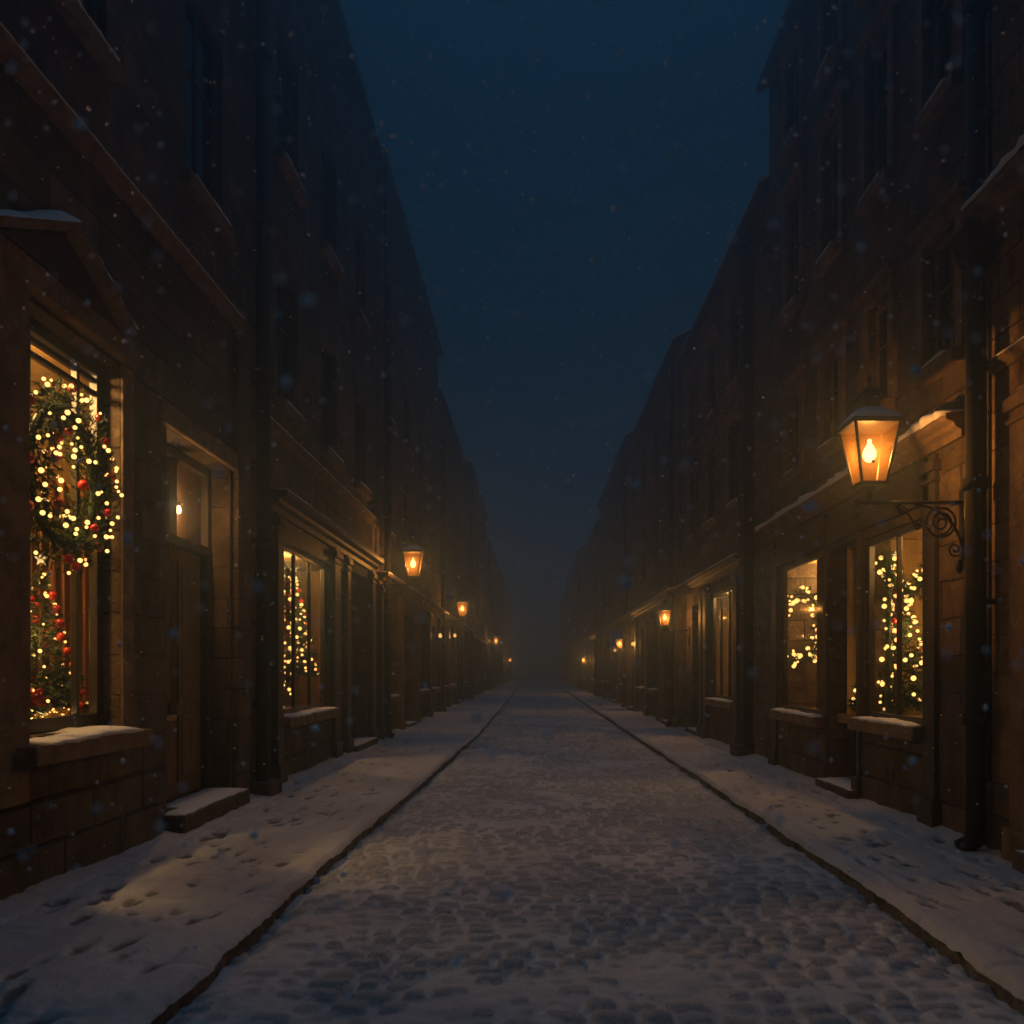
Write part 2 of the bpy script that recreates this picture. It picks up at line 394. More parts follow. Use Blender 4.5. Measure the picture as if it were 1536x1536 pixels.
        if niche:
            e = .5; b = MB(); p = h.p; D = -rec-niche
            b.quad(p(D,ya-e,za), p(D,yb+niche*1.6,za), p(D,yb+niche*1.6,zb+.12), p(D,ya-e,zb+.12))
            b.quad(p(-rec-.004,ya-e,zb+.12), p(D,ya-e,zb+.12), p(D,yb+niche*1.6,zb+.12), p(-rec-.004,yb+niche*1.6,zb+.12))
            b.quad(p(-rec-.004,ya-e,za), p(D,ya-e,za), p(D,ya-e,zb+.12), p(-rec-.004,ya-e,zb+.12))
            b.quad(p(-rec-.004,yb+niche*1.6,za), p(D,yb+niche*1.6,za), p(D,yb+niche*1.6,zb+.12), p(-rec-.004,yb+niche*1.6,zb+.12))
            b.build('display_wall', nich_mat, w)
            b = MB(); h.bx(b, -rec-.004, D, ya-e, yb+niche*1.6, za-.05, za+.004); b.build('display_floor', 'board', w)
            if light:
                pos = lpos or (-rec-niche*.45, (ya+yb)/2+niche*.5, zb+.02)
                point_light('shop_light', h.p(*pos), light, col, .12, w)
        if curtain:
            ca, cb, co, cz0, cz1 = curtain; n = 60; b = MB()
            for i in range(n+1):
                y = ca+(cb-ca)*i/n; a = co+.03*math.sin(i*.9)+.012*math.sin(i*2.3)
                b.v += [h.p(a, y, cz0), h.p(a+.012*math.sin(i*.5), y, (cz0+cz1)/2), h.p(a*.5+co*.5, y, cz1)]
            for i in range(n):
                for k in range(2): b.f.append((i*3+k, i*3+k+1, i*3+k+4, i*3+k+3))
            b.build('curtain', 'curtain', w, smooth=True)
        return w
    def surround(h, w, ya, yb, za, zb, wd=.14, out=.05, mat='trim'):
        mb = MB(); h.bx(mb, -.01, out, ya-wd, ya-.002, za, zb+wd); h.bx(mb, -.01, out, yb+.002, yb+wd, za, zb+wd); h.bx(mb, -.01, out, ya-.002, yb+.002, zb+.002, zb+wd)
        h.bx(mb, -.01, out+.06, ya-wd-.05, yb+wd+.05, zb+wd, zb+wd+.06)
        return mb.build('surround', mat, w, .01)
    def door(h, ya, yb, za, zb, rec, mat='wood', leaf_h=None, over='dark_glass', fmat='darktrim'):
        lh = leaf_h or (zb-za)*.76; zt = za+lh
        mb = MB(); o0, o1 = -rec+.02, -rec-.03
        h.bx(mb, o0, o1, ya+.1, yb-.1, za+.01, zt)
        W_ = (yb-ya-.2); n = 2
        for c in range(n):
            a = ya+.1+W_*(c+.12)/n; b = ya+.1+W_*(c+.88)/n
            for q0, q1 in ((.06,.33),(.38,.62),(.67,.95)):
                h.bx(mb, o0+.022, o0-.01, a, b, za+lh*q0, za+lh*q1); h.bx(mb, o0+.034, o0-.01, a+.06, b-.06, za+lh*q0+.06, za+lh*q1-.06)
        d = mb.build('door', mat, h.root, .008)
        f = MB(); f0, f1 = -rec+.1, -rec-.02
        h.bx(f, f0, f1, ya+.002, ya+.1, za+.005, zb-.002); h.bx(f, f0, f1, yb-.1, yb-.002, za+.005, zb-.002)
        h.bx(f, f0, f1, ya+.1, yb-.1, zb-.1, zb-.002); h.bx(f, f0+.01, f1, ya+.1, yb-.1, zt, zt+.1)
        f.build('frame', fmat, d, .008)
        if zb-.1 > zt+.15:
            g = MB(); h.bx(g, -rec+.02, -rec+.012, ya+.1, yb-.1, zt+.1, zb-.1); g.build('fanlight' if over == 'dark_glass' else 'transom_panel', over, d)
        k = MB(); c = Vector(h.p(-rec+.06, ya+.2, za+lh*.47)); k.lathe((0,0,0), [(.001,-.03),(.022,-.025),(.03,0),(.022,.025),(.001,.03)], 12)
        k.v = [tuple(c+Vector(v)) for v in k.v]; k.tube([c, Vector(h.p(-rec+.02, ya+.2, za+lh*.47))], .01, 8); k.build('handle', 'brass', d, smooth=True)
        return d
    def step(h, ya, yb, z, out=.22, rec=.3, snow=.03):
        mb = MB(); h.bx(mb, -rec, out, ya, yb, -.05, z); o = mb.build('doorstep', 'plinth', h.root, .02)
        if snow: snow_strip(o, h.s, h.Xf, -rec+.12, out-.02, ya+.02, yb-.02, z+.002, snow)
        return o
    def drainpipe(h, y, za, zb, out=.14, r=.075, hopper=None):
        mb = MB(); x = h.s*(h.Xf-out); mb.tube([(x,y,zb),(x,y,za+.25),(x-h.s*.02,y,za+.12),(x-h.s*.12,y,za+.06)], r, 14)
        z = za+1.1
        while z < zb: mb.lathe((x,y,z), [(r,-.05),(r+.022,-.045),(r+.022,.045),(r,.05)], 14); z += 1.9
        d = mb.build('drainpipe', 'pipe', h.root, smooth=True)
        for z in (za+1.1+.95, za+1.1+2.85):
            b = MB(); h.bx(b, -.01, out-r+.01, y-.02, y+.02, z-.02, z+.02); b.build('pipe_clip', 'pipe', d)
        if hopper:
            b = MB(); b.frustum((x, y), hopper, hopper+.26, .17, .3); b.build('hopper', 'pipe', d, .01)
        return d

# ---- first house on the left: shop with pedimented window and recessed door
up1 = [(y, y+1., z, z+1.9, .14) for z in (6.3, 9.2) for y in (2.6, 5.7, 8.2)]
L1 = House(-1, 3.30, 1.2, 9.97, 12.3, 'stone_a', 'corner_shop', 'brown stone shop with a pedimented display window and a recessed lamplit door', [(5.57,6.92,1.16,4.02,.2), (7.80,9.43,.32,3.78,.3)] + up1, 'shop')
w = L1.window(5.57,6.92,1.16,4.02,.2, mull=(5.92, 6.56), trans=(3.78, 3.88), fw=.1, sill=.2, snow=.04, niche=1.0, light=270, col=(1,.55,.18), curtain=(6.9,8.4,-.95,1.2,3.3), sillz=1.12, sill_ext=.16, bar=.04, lpos=(-.72,5.9,3.97))
point_light('hidden_fill_light', L1.p(-.31, 6.2, 1.215), 12, (1,.6,.22), .02, w)  # unseen fill added behind the bottom rail to brighten the tree and baubles
L1.block('casing', 'trim', -.01, .07, 5.12, 5.565, .75, 4.3)
L1.block('lintel', 'trim', -.01, .09, 5.3, 7.12, 4.06, 4.24)
L1.block('casing', 'trim', -.01, .025, 6.925, 7.12, 1.14, 4.05)
# pediment: gabled hood over the window
pd = MB(); s, X = -1, 3.30
def gable(mb, h, ya, yc, yb, zb_, zp, oa, ob):
    a = [h.p(oa, ya, zb_), h.p(oa, yb, zb_), h.p(oa, yc, zp)]; b = [h.p(ob, ya, zb_), h.p(ob, yb, zb_), h.p(ob, yc, zp)]
    mb.poly(a); mb.poly(b)
    for i in range(3): j = (i+1) % 3; mb.quad(a[i], a[j], b[j], b[i])
gable(pd, L1, 5.2, 5.93, 6.66, 4.245, 4.58, -.01, .1)
hood = pd.build('pediment', 'darktrim', L1.root, .008)
def slab(mb, h, ya, za, yb, zb, t, oa, ob):
    q = [(ya,za),(yb,zb),(yb,zb+t),(ya,za+t)]
    a = [h.p(oa,*v) for v in q]; b = [h.p(ob,*v) for v in q]; mb.poly(a); mb.poly(b)
    for i in range(4): j = (i+1) % 4; mb.quad(a[i], a[j], b[j], b[i])
for ya, za, yb, zb in ((5.08,4.2,5.93,4.6), (5.93,4.6,6.78,4.2)):
    b = MB(); slab(b, L1, ya, za, yb, zb, .06, -.01, .2); b.build('hood_board', 'trim', hood, .008)
    n = 26; b = MB(); rr = random.Random(3)
    for i in range(n+1):
        t = i/n; y = ya+(yb-ya)*t; z = za+(zb-za)*t+.062; hh = (.045+.02*math.sin(y*9)+.012*math.sin(y*23)+rr.uniform(-.006,.006))*(min(1, 3*min(t if ya<5.5 else 9, (1-t) if yb>6.5 else 9))**.5+.05)
        for o_, q in ((-.005,1.),(.07,1.),(.14,.95),(.19,.6),(.21+rr.uniform(-.012,.012),0)): b.v.append(L1.p(o_, y, z+hh*q))
    for i in range(n):
        for k in range(4): b.f.append((i*5+k, i*5+k+1, i*5+k+6, i*5+k+5))
    b.build('snow', 'snow', hood, smooth=True)
L1.block('plinth', 'plinth', -.01, .05, 1.2, 7.62, -.05, .72, bevel=.02)
L1.block('plinth', 'plinth', -.01, .05, 9.5, 9.96, -.05, .72, bevel=.02)
L1.cornice(1.25, 9.6, 5.36, 5.48, .1, 'trim', .008, 'string_course', .002)
L1.pilaster(9.5, 9.93, .6, 5.34, .07, 'stone_a', False)
L1.door(7.80,9.43,.32,3.78,.3, leaf_h=2.5, over='wood')
L1.step(7.72, 9.5, .30, .2)
L1.block('lintel', 'trim', -.01, .06, 7.62, 9.6, 3.785, 3.98)
for i, (a, b, c, d, r) in enumerate(up1):
    L1.window(a,b,c,d,r, mull=((a+b)/2,), trans=(c+1.2,), pane='dark_glass', sill=.1, snow=.02, fw=.06)

# ---- second house on the left
up2 = [(y, y+1.05, z, z+1.75, .15) for z in (5.1, 8.3) for y in (11.2, 13.6, 16.1)]
L2 = House(-1, 3.32, 10.0, 18.2, 12.3, 'stone_b', 'old_shop_house', 'tall grey-brown house with a black shopfront, one lit display window and a dark door', [(11.25,13.95,.98,3.3,.09), (15.4,17.35,.26,3.42,.3)] + up2, 'shop')
L2.window(11.25,13.95,.98,3.3,.09, mull=(12.2,13.05), fw=.09, sill=.2, snow=.035, niche=1.3, light=80, curtain=(13.6,16.0,-1.2,1.0,3.2), bar=.05, lpos=(-.5,13.6,3.2))
for a, b in ((10.95,11.2), (14.1,14.5), (15.06,15.33), (17.42,17.75)): L2.pilaster(a, b, .1, 3.6)
L2.cornice(10.85, 17.95, 3.6, 3.86, .24, snow=.012)
L2.block('fascia', 'darktrim', -.01, .05, 11.3, 15.0, 3.3, 3.58)
L2.block('stall_riser', 'plinth', -.01, .04, 11.26, 14.08, -.05, .84)
L2.door(15.4,17.35,.26,3.42,.3, 'darktrim', 2.5)
L2.step(15.35, 17.4, .24, .2)
L2.drainpipe(10.22, .1, 12.2, .13, .085)
L2.block('pipe_plinth', 'plinth', -.01, .3, 10.03, 10.45, -.05, .3, bevel=.03)
L2.cornice(10.2, 18.1, 4.55, 4.7, .1, 'trim', .012, 'string_course')
for i, (a, b, c, d, r) in enumerate(up2):
    ww = L2.window(a,b,c,d,r, mull=((a+b)/2,), trans=(c+1.15,), pane='dark_glass', sill=.12, snow=.03, fw=.06)

# ---- first house on the right
R1 = House(1, 3.72, 1.2, 7.03, 11.4, 'stone_c', 'stone_house', 'ochre stone house with a deep snowy ledge beside the tall black drainpipe', [(4.9,6.25,.3,3.3,.3), (3.0,4.0,6.4,8.2,.15), (5.2,6.2,6.4,8.2,.15)], 'house')
R1.cornice(1.25, 7.0, 5.05, 5.3, .26, 'trim', .05, lip=.035)
R1.cornice(1.25, 7.0, 3.98, 4.07, .07, 'trim', .014, 'string_course')
R1.door(4.9,6.25,.3,3.3,.3)
R1.step(4.8, 6.35, .28, .22)
R1.pilaster(6.3, 6.6, .1, 3.72, .1, 'trim')
R1.pilaster(4.55, 4.85, .1, 3.72, .1, 'trim')
R1.block('plinth', 'plinth', -.01, .05, 6.66, 7.02, -.05, .7)
for a in (3.0, 5.2): R1.window(a,a+1,6.4,8.2,.15, mull=(a+.5,), trans=(7.5,), pane='dark_glass', sill=.12, snow=.03)
R1.drainpipe(6.98, .1, 11.3, .16, .075, hopper=4.86)

# ---- second house on the right
up3 = [(y, y+.62, 4.38, 5.55, .14) for y in (7.52, 8.95, 10.4, 11.95)] + [(y, y+.62, 6.75, 8.35, .14) for y in (7.52, 8.95, 10.4, 11.95)] + [(y, y+.62, 9.1, 10.3, .14) for y in (7.52, 8.95, 10.4, 11.95)]
R2 = House(1, 3.70, 7.05, 13.6, 10.7, 'stone_a', 'display_window_shop', 'tall brown house with a snowy shop cornice over two fairy-lit display windows', [(8.2,9.68,1.06,3.05,.09), (9.84,10.8,.26,3.1,.35), (10.98,12.98,1.0,3.15,.09)] + up3, 'shop')
R2.window(8.2,9.68,1.06,3.05,.09, mull=(8.9,), fw=.08, sill=.16, snow=.03, niche=1.2, light=52, lpos=(-.6,8.7,3.0), nich_mat='wallpaper', bar=.03)
R2.window(10.98,12.98,1.0,3.15,.09, fw=.08, sill=.16, snow=.03, niche=1.3, light=95, curtain=(13.3,14.9,-1.3,1.0,2.6), lpos=(-1.0,13.2,3.05), bar=.03)
R2.door(9.84,10.8,.26,3.1,.35, 'darktrim', 2.3)
R2.step(9.75, 10.9, .24, .16, .35)
R2.cornice(7.4, 13.55, 3.6, 3.8, .18, 'trim', .06, lip=.05)
R2.block('fascia', 'darktrim', -.01, .05, 8.0, 13.2, 3.16, 3.58)
for a, b in ((7.9,8.14), (9.72,9.82), (10.82,10.93), (13.05,13.3)): R2.pilaster(a, b, .1, 3.58, .05)
R2.block('stall_riser', 'plinth', -.01, .03, 8.18, 9.69, -.05, .92); R2.block('stall_riser', 'plinth', -.01, .03, 10.97, 13.0, -.05, .86)
R2.block('quoin_pier', 'trim', -.01, .05, 7.08, 7.34, .1, 5.2)
for (a, b, c, d, r) in up3:
    ww = R2.window(a,b,c,d,r, mull=((a+b)/2,), trans=(c+(d-c)*.62,), pane='dark_glass', sill=.12, snow=.025, fw=.045, bar=.028, mat='trim')
    R2.surround(ww, a, b, c, d)

# ---- third house on the right
up4 = [(y, y+.8, z, z+1.5, .14) for z in (4.7, 6.9) for y in (15.6, 17.6, 19.8)]
R3 = House(1, 3.74, 13.63, 21.9, 9.2, 'stone_d', 'low_eaved_house', 'dun house with lower eaves, a narrow orange curtained window and a dark corner pier', [(16.0,18.2,1.0,3.2,.09), (19.2,20.4,.26,3.1,.3)] + up4, 'house')
R3.window(16.0,18.2,1.0,3.2,.09, mull=(16.75,17.5), fw=.09, sill=.14, snow=.03, niche=1.0, light=45, curtain=(16.2,20.0,-.8,1.0,3.1), lpos=(-.3,17.6,3.1), bar=.05)
R3.door(19.2,20.4,.26,3.1,.3, 'wood', 2.3); R3.step(19.15, 20.45, .24, .16)
for a, b in ((15.55,15.85), (18.35,18.65), (18.85,19.12)): R3.pilaster(a, b, .1, 3.4)
R3.pilaster(14.75, 15.1, .1, 9.0, .16, 'pipe', False)
R3.block('pier_base', 'plinth', -.01, .3, 14.68, 15.2, -.05, .32, bevel=.03)
R3.cornice(15.3, 21.8, 3.42, 3.64, .2, 'darktrim', .03)
for (a, b, c, d, r) in up4:
    ww = R3.window(a,b,c,d,r, mull=((a+b)/2,), trans=(c+1.,), pane='dark_glass', sill=.1, snow=.025, fw=.05); R3.surround(ww, a, b, c, d)

# ---- houses further down the street
def row_house(s, Xf, y0, y1, H, mat, name, label, lit, seed, shop=True):
    rr = random.Random(seed); L = y1-y0; nb = max(2, round(L/3.3)); bw = L/nb
    ops, low, ups = [], [], []
    for i in range(nb):
        a = y0+i*bw+.75; b = y0+(i+1)*bw-.75
        if (i+seed) % 3 == 1: low.append(('d', a+.1, b-.1, .24, 3.0, .3, None))
        else: low.append(('w', a, b, 1., 3.05, .18, lit.get(i)))
        for z in (4.7, 7.3): ups.append((y0+(i+.5)*bw-.5, y0+(i+.5)*bw+.5, z, z+1.6, .14))
    ops = [(l[1], l[2], l[3], l[4], l[5]) for l in low]+ups
    h = House(s, Xf, y0, y1, H, mat, name, label, ops, 'house')
    for (k, a, b, c, d, r, g) in low:
        if k == 'd': h.door(a, b, c, d, r, rr.choice(['wood', 'darktrim']), 2.25); h.step(a-.05, b+.05, .22, .18)
        else: h.window(a, b, c, d, r, mull=((a+b)/2,), pane=g or 'dark_glass', sill=.16, snow=.035, fw=.08)
    for i in range(nb+1):
        y = y0+i*bw; ya, yb = max(y0+.03, y-.22), min(y1-.03, y+.22); h.pilaster(ya, yb, .1, 3.4, .12, rr.choice(['darktrim', 'trim']))
    h.cornice(y0+.05, y1-.05, 3.42, 3.66, .24, rr.choice(['darktrim', 'trim']), .03)
    for (a, b, c, d, r) in ups: h.window(a, b, c, d, r, mull=((a+b)/2,), trans=(c+1.05,), pane='dark_glass', sill=.1, snow=.025, fw=.06)
    h.drainpipe(y0+.45, .1, H-.1, .16)
    return h
row_house(-1, 3.30, 18.23, 30.0, 12.5, 'stone_a', 'terraced_house', 'tall brown terraced house carrying the bracket lamp next to the black shopfront', {3: 'pane_dim', 1:'pane_dim'}, 3)
row_house(-1, 3.34, 30.03, 43.5, 11.2, 'stone_d', 'terraced_house', 'hazy terraced house with a glowing window behind the second bracket lamp of its row', {0: 'pane_warm', 2: 'pane_dim'}, 5)
row_house(-1, 3.30, 43.53, 62.0, 12.0, 'stone_b', 'terraced_house', 'dim terraced house half lost in haze before the third bracket lamp of its row', {1: 'pane_warm', 4: 'pane_dim'}, 7)
row_house(-1, 3.34, 62.03, 86.0, 10.8, 'stone_a', 'terraced_house', 'faint terraced house just past the third bracket lamp of the row with four lamps', {2: 'pane_warm', 6: 'pane_warm'}, 9)
row_house(-1, 3.30, 86.03, 125.0, 11.6, 'stone_d', 'terraced_house', 'last terraced house fading into the haze on the side with four lamps', {1: 'pane_warm', 5: 'pane_warm'}, 11)
row_house(1, 3.70, 21.93, 33.5, 9.9, 'stone_b', 'terraced_house', 'grey-brown terraced house right after the dun house with lower eaves', {0: 'pane_warm', 2: 'pane_dim'}, 4)
row_house(1, 3.74, 33.53, 48.0, 10.6, 'stone_a', 'terraced_house', 'hazy terraced house beyond the lantern in the middle of the row with the ornate lamp', {1: 'pane_warm', 3: 'pane_dim'}, 6)
row_house(1, 3.70, 48.03, 68.0, 9.8, 'stone_d', 'terraced_house', 'dim terraced house at the smallest lamp of the row with the ornate lamp', {0: 'pane_warm', 3: 'pane_warm'}, 8)
row_house(1, 3.74, 68.03, 93.0, 11.0, 'stone_c', 'terraced_house', 'faint terraced house past every lamp of the row with the ornate lamp', {2: 'pane_warm', 5: 'pane_warm'}, 10)
row_house(1, 3.70, 93.03, 125.0, 10.4, 'stone_b', 'terraced_house', 'last terraced house fading into the haze on the ornate lamp side', {1: 'pane_warm', 6: 'pane_dim'}, 12)

# ------------------------------------------------------------------ lanterns on brackets
def lantern(s, Xw, Y, Zarm, arm, sc, power, label, detail=True):
    """Xw: wall plane; arm: reach of the bracket; lantern stands on the bracket's end"""
    root = thing('wall_lantern', (s*Xw, Y, Zarm), label, 'street lamp', 'lit lanterns on wall brackets')
    X = lambda o: s*(Xw-o)
    b = MB()
    b.tube([(X(-.02), Y, Zarm), (X(arm+.1*sc), Y, Zarm)], .016*sc+.002, 10)
    b.box(X(-.01), X(.035), Y-.06*sc, Y+.06*sc, Zarm-.5*sc, Zarm+.12*sc)
    n = 18 if detail else 8
    pts = [(X(.03+.42*sc*(1-math.cos(t))), Y, Zarm-.46*sc+.44*sc*math.sin(t)) for t in [math.pi/2*i/n for i in range(n+1)]]
    b.tube(pts, .012*sc+.001, 8)
    if detail:
        c = (.20*sc+.02, Zarm-.17*sc)
        b.tube([(X(c[0]+.125*sc*math.cos(t)), Y, c[1]+.125*sc*math.sin(t)) for t in [2*math.pi*i/24 for i in range(25)]], .011*sc, 8)
        b.tube([(X(c[0]+(.02+.085*i/40)*sc*math.cos(i*.28)), Y, c[1]+(.02+.085*i/40)*sc*math.sin(i*.28)) for i in range(41)], .009*sc, 8)
        for cx, cz, r0, dr, st in ((.52, -.06, .012, .045, 1), (.08, -.40, .012, .05, -1), (.40, -.20, .01, .035, 1)):
            b.tube([(X((cx+(r0+dr*i/26)*math.cos(st*i*.33))*sc+.02), Y, Zarm+(cz+(r0+dr*i/26)*math.sin(st*i*.33))*sc) for i in range(27)], .008*sc, 6)
        b.tube([(X(.62*sc), Y, Zarm-.02*sc), (X(.50*sc), Y, Zarm-.10*sc), (X(.42*sc), Y, Zarm-.22*sc)], .009*sc, 6)
        b.lathe((X(.06*sc), Y, Zarm-.56*sc), [(.001,-.05*sc),(.022*sc,-.03*sc),(.03*sc,0),(.02*sc,.04*sc),(.012*sc,.07*sc)], 10)
        b.lathe((X(arm+.11*sc), Y, Zarm), [(.001,-.03*sc),(.024*sc,-.015*sc),(.028*sc,0),(.024*sc,.015*sc),(.001,.03*sc)], 10)
    b.build('bracket', 'iron', root, smooth=True)
    cx, cy = X(arm), Y
    z0 = Zarm+.15*sc; z1 = z0+.5*sc; wb, wt = .205*sc, .375*sc
    f = MB()
    f.lathe((cx, cy, Zarm), [(.03*sc,0),(.02*sc,.04*sc),(.035*sc,.06*sc),(.016*sc,.08*sc),(.06*sc,.125*sc),(.08*sc,.15*sc)], 12)
    f.frustum((cx, cy), z0-.02*sc, z0+.012*sc, wb+.03*sc, wb+.03*sc)
    f.frustum((cx, cy), z1-.014*sc, z1+.014*sc, wt+.05*sc, wt+.05*sc)
    for sx in (-1, 1):
        for sy in (-1, 1):
            f.tube([(cx+sx*wb/2, cy+sy*wb/2, z0), (cx+sx*wt/2, cy+sy*wt/2, z1)], .013*sc, 6)
    f.build('lantern_frame', 'iron', root)
    for k in range(4):
        g = MB(); (ax, ay), (bx_, by) = [((-1,-1),(1,-1)),((1,-1),(1,1)),((1,1),(-1,1)),((-1,1),(-1,-1))][k]
        q = .96
        g.quad((cx+ax*wb/2*q, cy+ay*wb/2*q, z0+.012*sc), (cx+bx_*wb/2*q, cy+by*wb/2*q, z0+.012*sc), (cx+bx_*wt/2*q, cy+by*wt/2*q, z1-.014*sc), (cx+ax*wt/2*q, cy+ay*wt/2*q, z1-.014*sc))
        g.build('glass_pane', 'lamp_glass', root)
    r = MB(); z2 = z1+.014*sc
    r.frustum((cx, cy), z2, z2+.13*sc, wt+.07*sc, .17*sc); r.frustum((cx, cy), z2+.13*sc, z2+.25*sc, .13*sc, .12*sc)
    r.frustum((cx, cy), z2+.25*sc, z2+.275*sc, .18*sc, .18*sc); r.frustum((cx, cy), z2+.275*sc, z2+.33*sc, .15*sc, .05*sc)
    r.lathe((cx, cy, z2+.32*sc), [(.025*sc,0),(.012*sc,.03*sc),(.026*sc,.055*sc),(.02*sc,.08*sc),(.003*sc,.12*sc)], 10)
    rf = r.build('lantern_roof', 'iron', root, .004)
    if detail:
        sn = MB(); nn = 40
        for (za, zb, wa, wb2, th) in ((z2, z2+.13*sc, wt+.06*sc, .16*sc, .02*sc),):
            for sx, sy in ((0,-1),(1,0),(0,1),(-1,0)):
                tx, ty = -sy, sx; cols = 12; rows = 5; base = len(sn.v)
                for i in range(rows+1):
                    t = .06+.9*i/rows; wd = wa+(wb2-wa)*t; z = za+(zb-za)*t
                    for k in range(cols+1):
                        u = (k/cols-.5)*wd*.98; th2 = th*(math.sin(math.pi*(.08+.84*k/cols))**.5)*(min(1, 2.5*min(t, 1.05-t))**.5)*(1+.35*math.sin(k*1.9+i))
                        sn.v.append((cx+sx*(wd/2+.3*th2)+tx*u, cy+sy*(wd/2+.3*th2)+ty*u, z+th2))
                for i in range(rows):
                    for k in range(cols): q0 = base+i*(cols+1)+k; sn.f.append((q0, q0+1, q0+cols+2, q0+cols+1))
        sn.build('snow', 'snow', rf, smooth=True)
        snow_strip_top = MB()
    bl = MB(); bl.lathe((cx, cy, z0+.26*sc), [(.001,-.07*sc),(.034*sc,-.056*sc),(.054*sc,-.02*sc),(.055*sc,.02*sc),(.038*sc,.06*sc),(.018*sc,.09*sc),(.014*sc,.13*sc)], 14)
    bl.build('bulb', 'bulb', root, smooth=True)
    point_light('lantern_light', (cx, cy-.0, z0+.26*sc), power, (1,.46,.125), .022*sc, root)
    return root

LP = 62
lantern(1, 3.70, 7.4, 3.03, .83, 1., LP*1.35, 'big ornate lantern with snow on its roof beside the tall drainpipe')
lantern(-1, 3.30, 2.6, 2.7, .8, 1., LP*.35, 'assumed unseen lantern on the wall nearer than the pedimented shop window, first of its side')  # assumed lamp, out of view, added to warm the near-left pavement and wall
lantern(-1, 3.30, 18.45, 3.42, .74, 1.05, LP*1.6, 'large lantern on a bracket just past the black shopfront, above its dark door')
lantern(-1, 3.34, 31.4, 3.40, .77, 1., LP*1.7, 'glowing lantern second along the row with four lamps', False)
lantern(-1, 3.30, 61.5, 3.25, .66, 1., LP*2.2, 'small hazy lantern third along the row with four lamps', False)
lantern(-1, 3.30, 98., 2.35, .66, .9, LP*3.5, 'tiniest lantern, lowest and last in the row with four lamps', False)
lantern(1, 3.74, 20.7, 2.55, .60, .72, LP*1.1, 'plain lantern past the orange curtained window, second after the ornate one', False)
lantern(1, 3.70, 32., 2.3, .52, .66, LP*1.7, 'small hazy lantern third along, counting from the ornate one', False)
lantern(1, 3.70, 55., 1.95, .52, .66, LP*2.6, 'last faint lantern in the row that starts with the ornate one', False)

# small bulb in the recessed doorway
t = thing('door_lamp', (-3.6, 8.55, 3.2), 'small bare glowing bulb on a short arm in the recessed doorway', 'door lamp')
b = MB(); b.tube([(-3.6, 8.55, 3.30), (-3.52, 8.55, 3.31), (-3.5, 8.55, 3.25)], .009, 8); b.lathe((-3.5, 8.55, 3.235), [(.014,.03),(.018,0),(.018,-.015),(.001,-.016)], 10); b.build('lamp_arm', 'iron', t, smooth=True)
b = MB(); b.lathe((-3.5, 8.55, 3.185), [(.001,-.045),(.018,-.036),(.026,-.012),(.022,.014),(.012,.032)], 12); b.build('bulb', 'bulb', t, smooth=True)
point_light('door_light', (-3.5, 8.55, 3.185), 26.0, (1,.50,.16), .014, t)

# small bulbs over doors further along
for s_, Xw, y, z, lab in ((-1, 3.30, 28.3, 2.72, 'tiny door bulb just before the second lantern of the row with four lamps'), (-1, 3.34, 34.0, 2.95, 'tiny door bulb just past the second lantern of the row with four lamps'),
                     (1, 3.70, 29.9, 2.5, 'tiny door bulb shining just before the third lantern counted from the ornate one'), (1, 3.74, 37.0, 2.45, 'tiny door bulb shining just past the third lantern counted from the ornate one')):
    t = thing('door_lamp', (s_*Xw, y, z), lab, 'door lamp'); x = s_*(Xw-.26)
    b = MB(); b.tube([(s_*Xw, y, z+.12), (s_*(Xw-.2), y, z+.14), (x, y, z+.08)], .014, 6); b.build('lamp_arm', 'iron', t, smooth=True)
    b = MB(); b.lathe((x, y, z), [(.001,-.07),(.045,-.05),(.065,-.01),(.055,.03),(.02,.07)], 10); b.build('bulb', 'small_bulb', t, smooth=True)
    point_light('door_light', (x, y, z), 5, (1,.48,.14), .05, t)

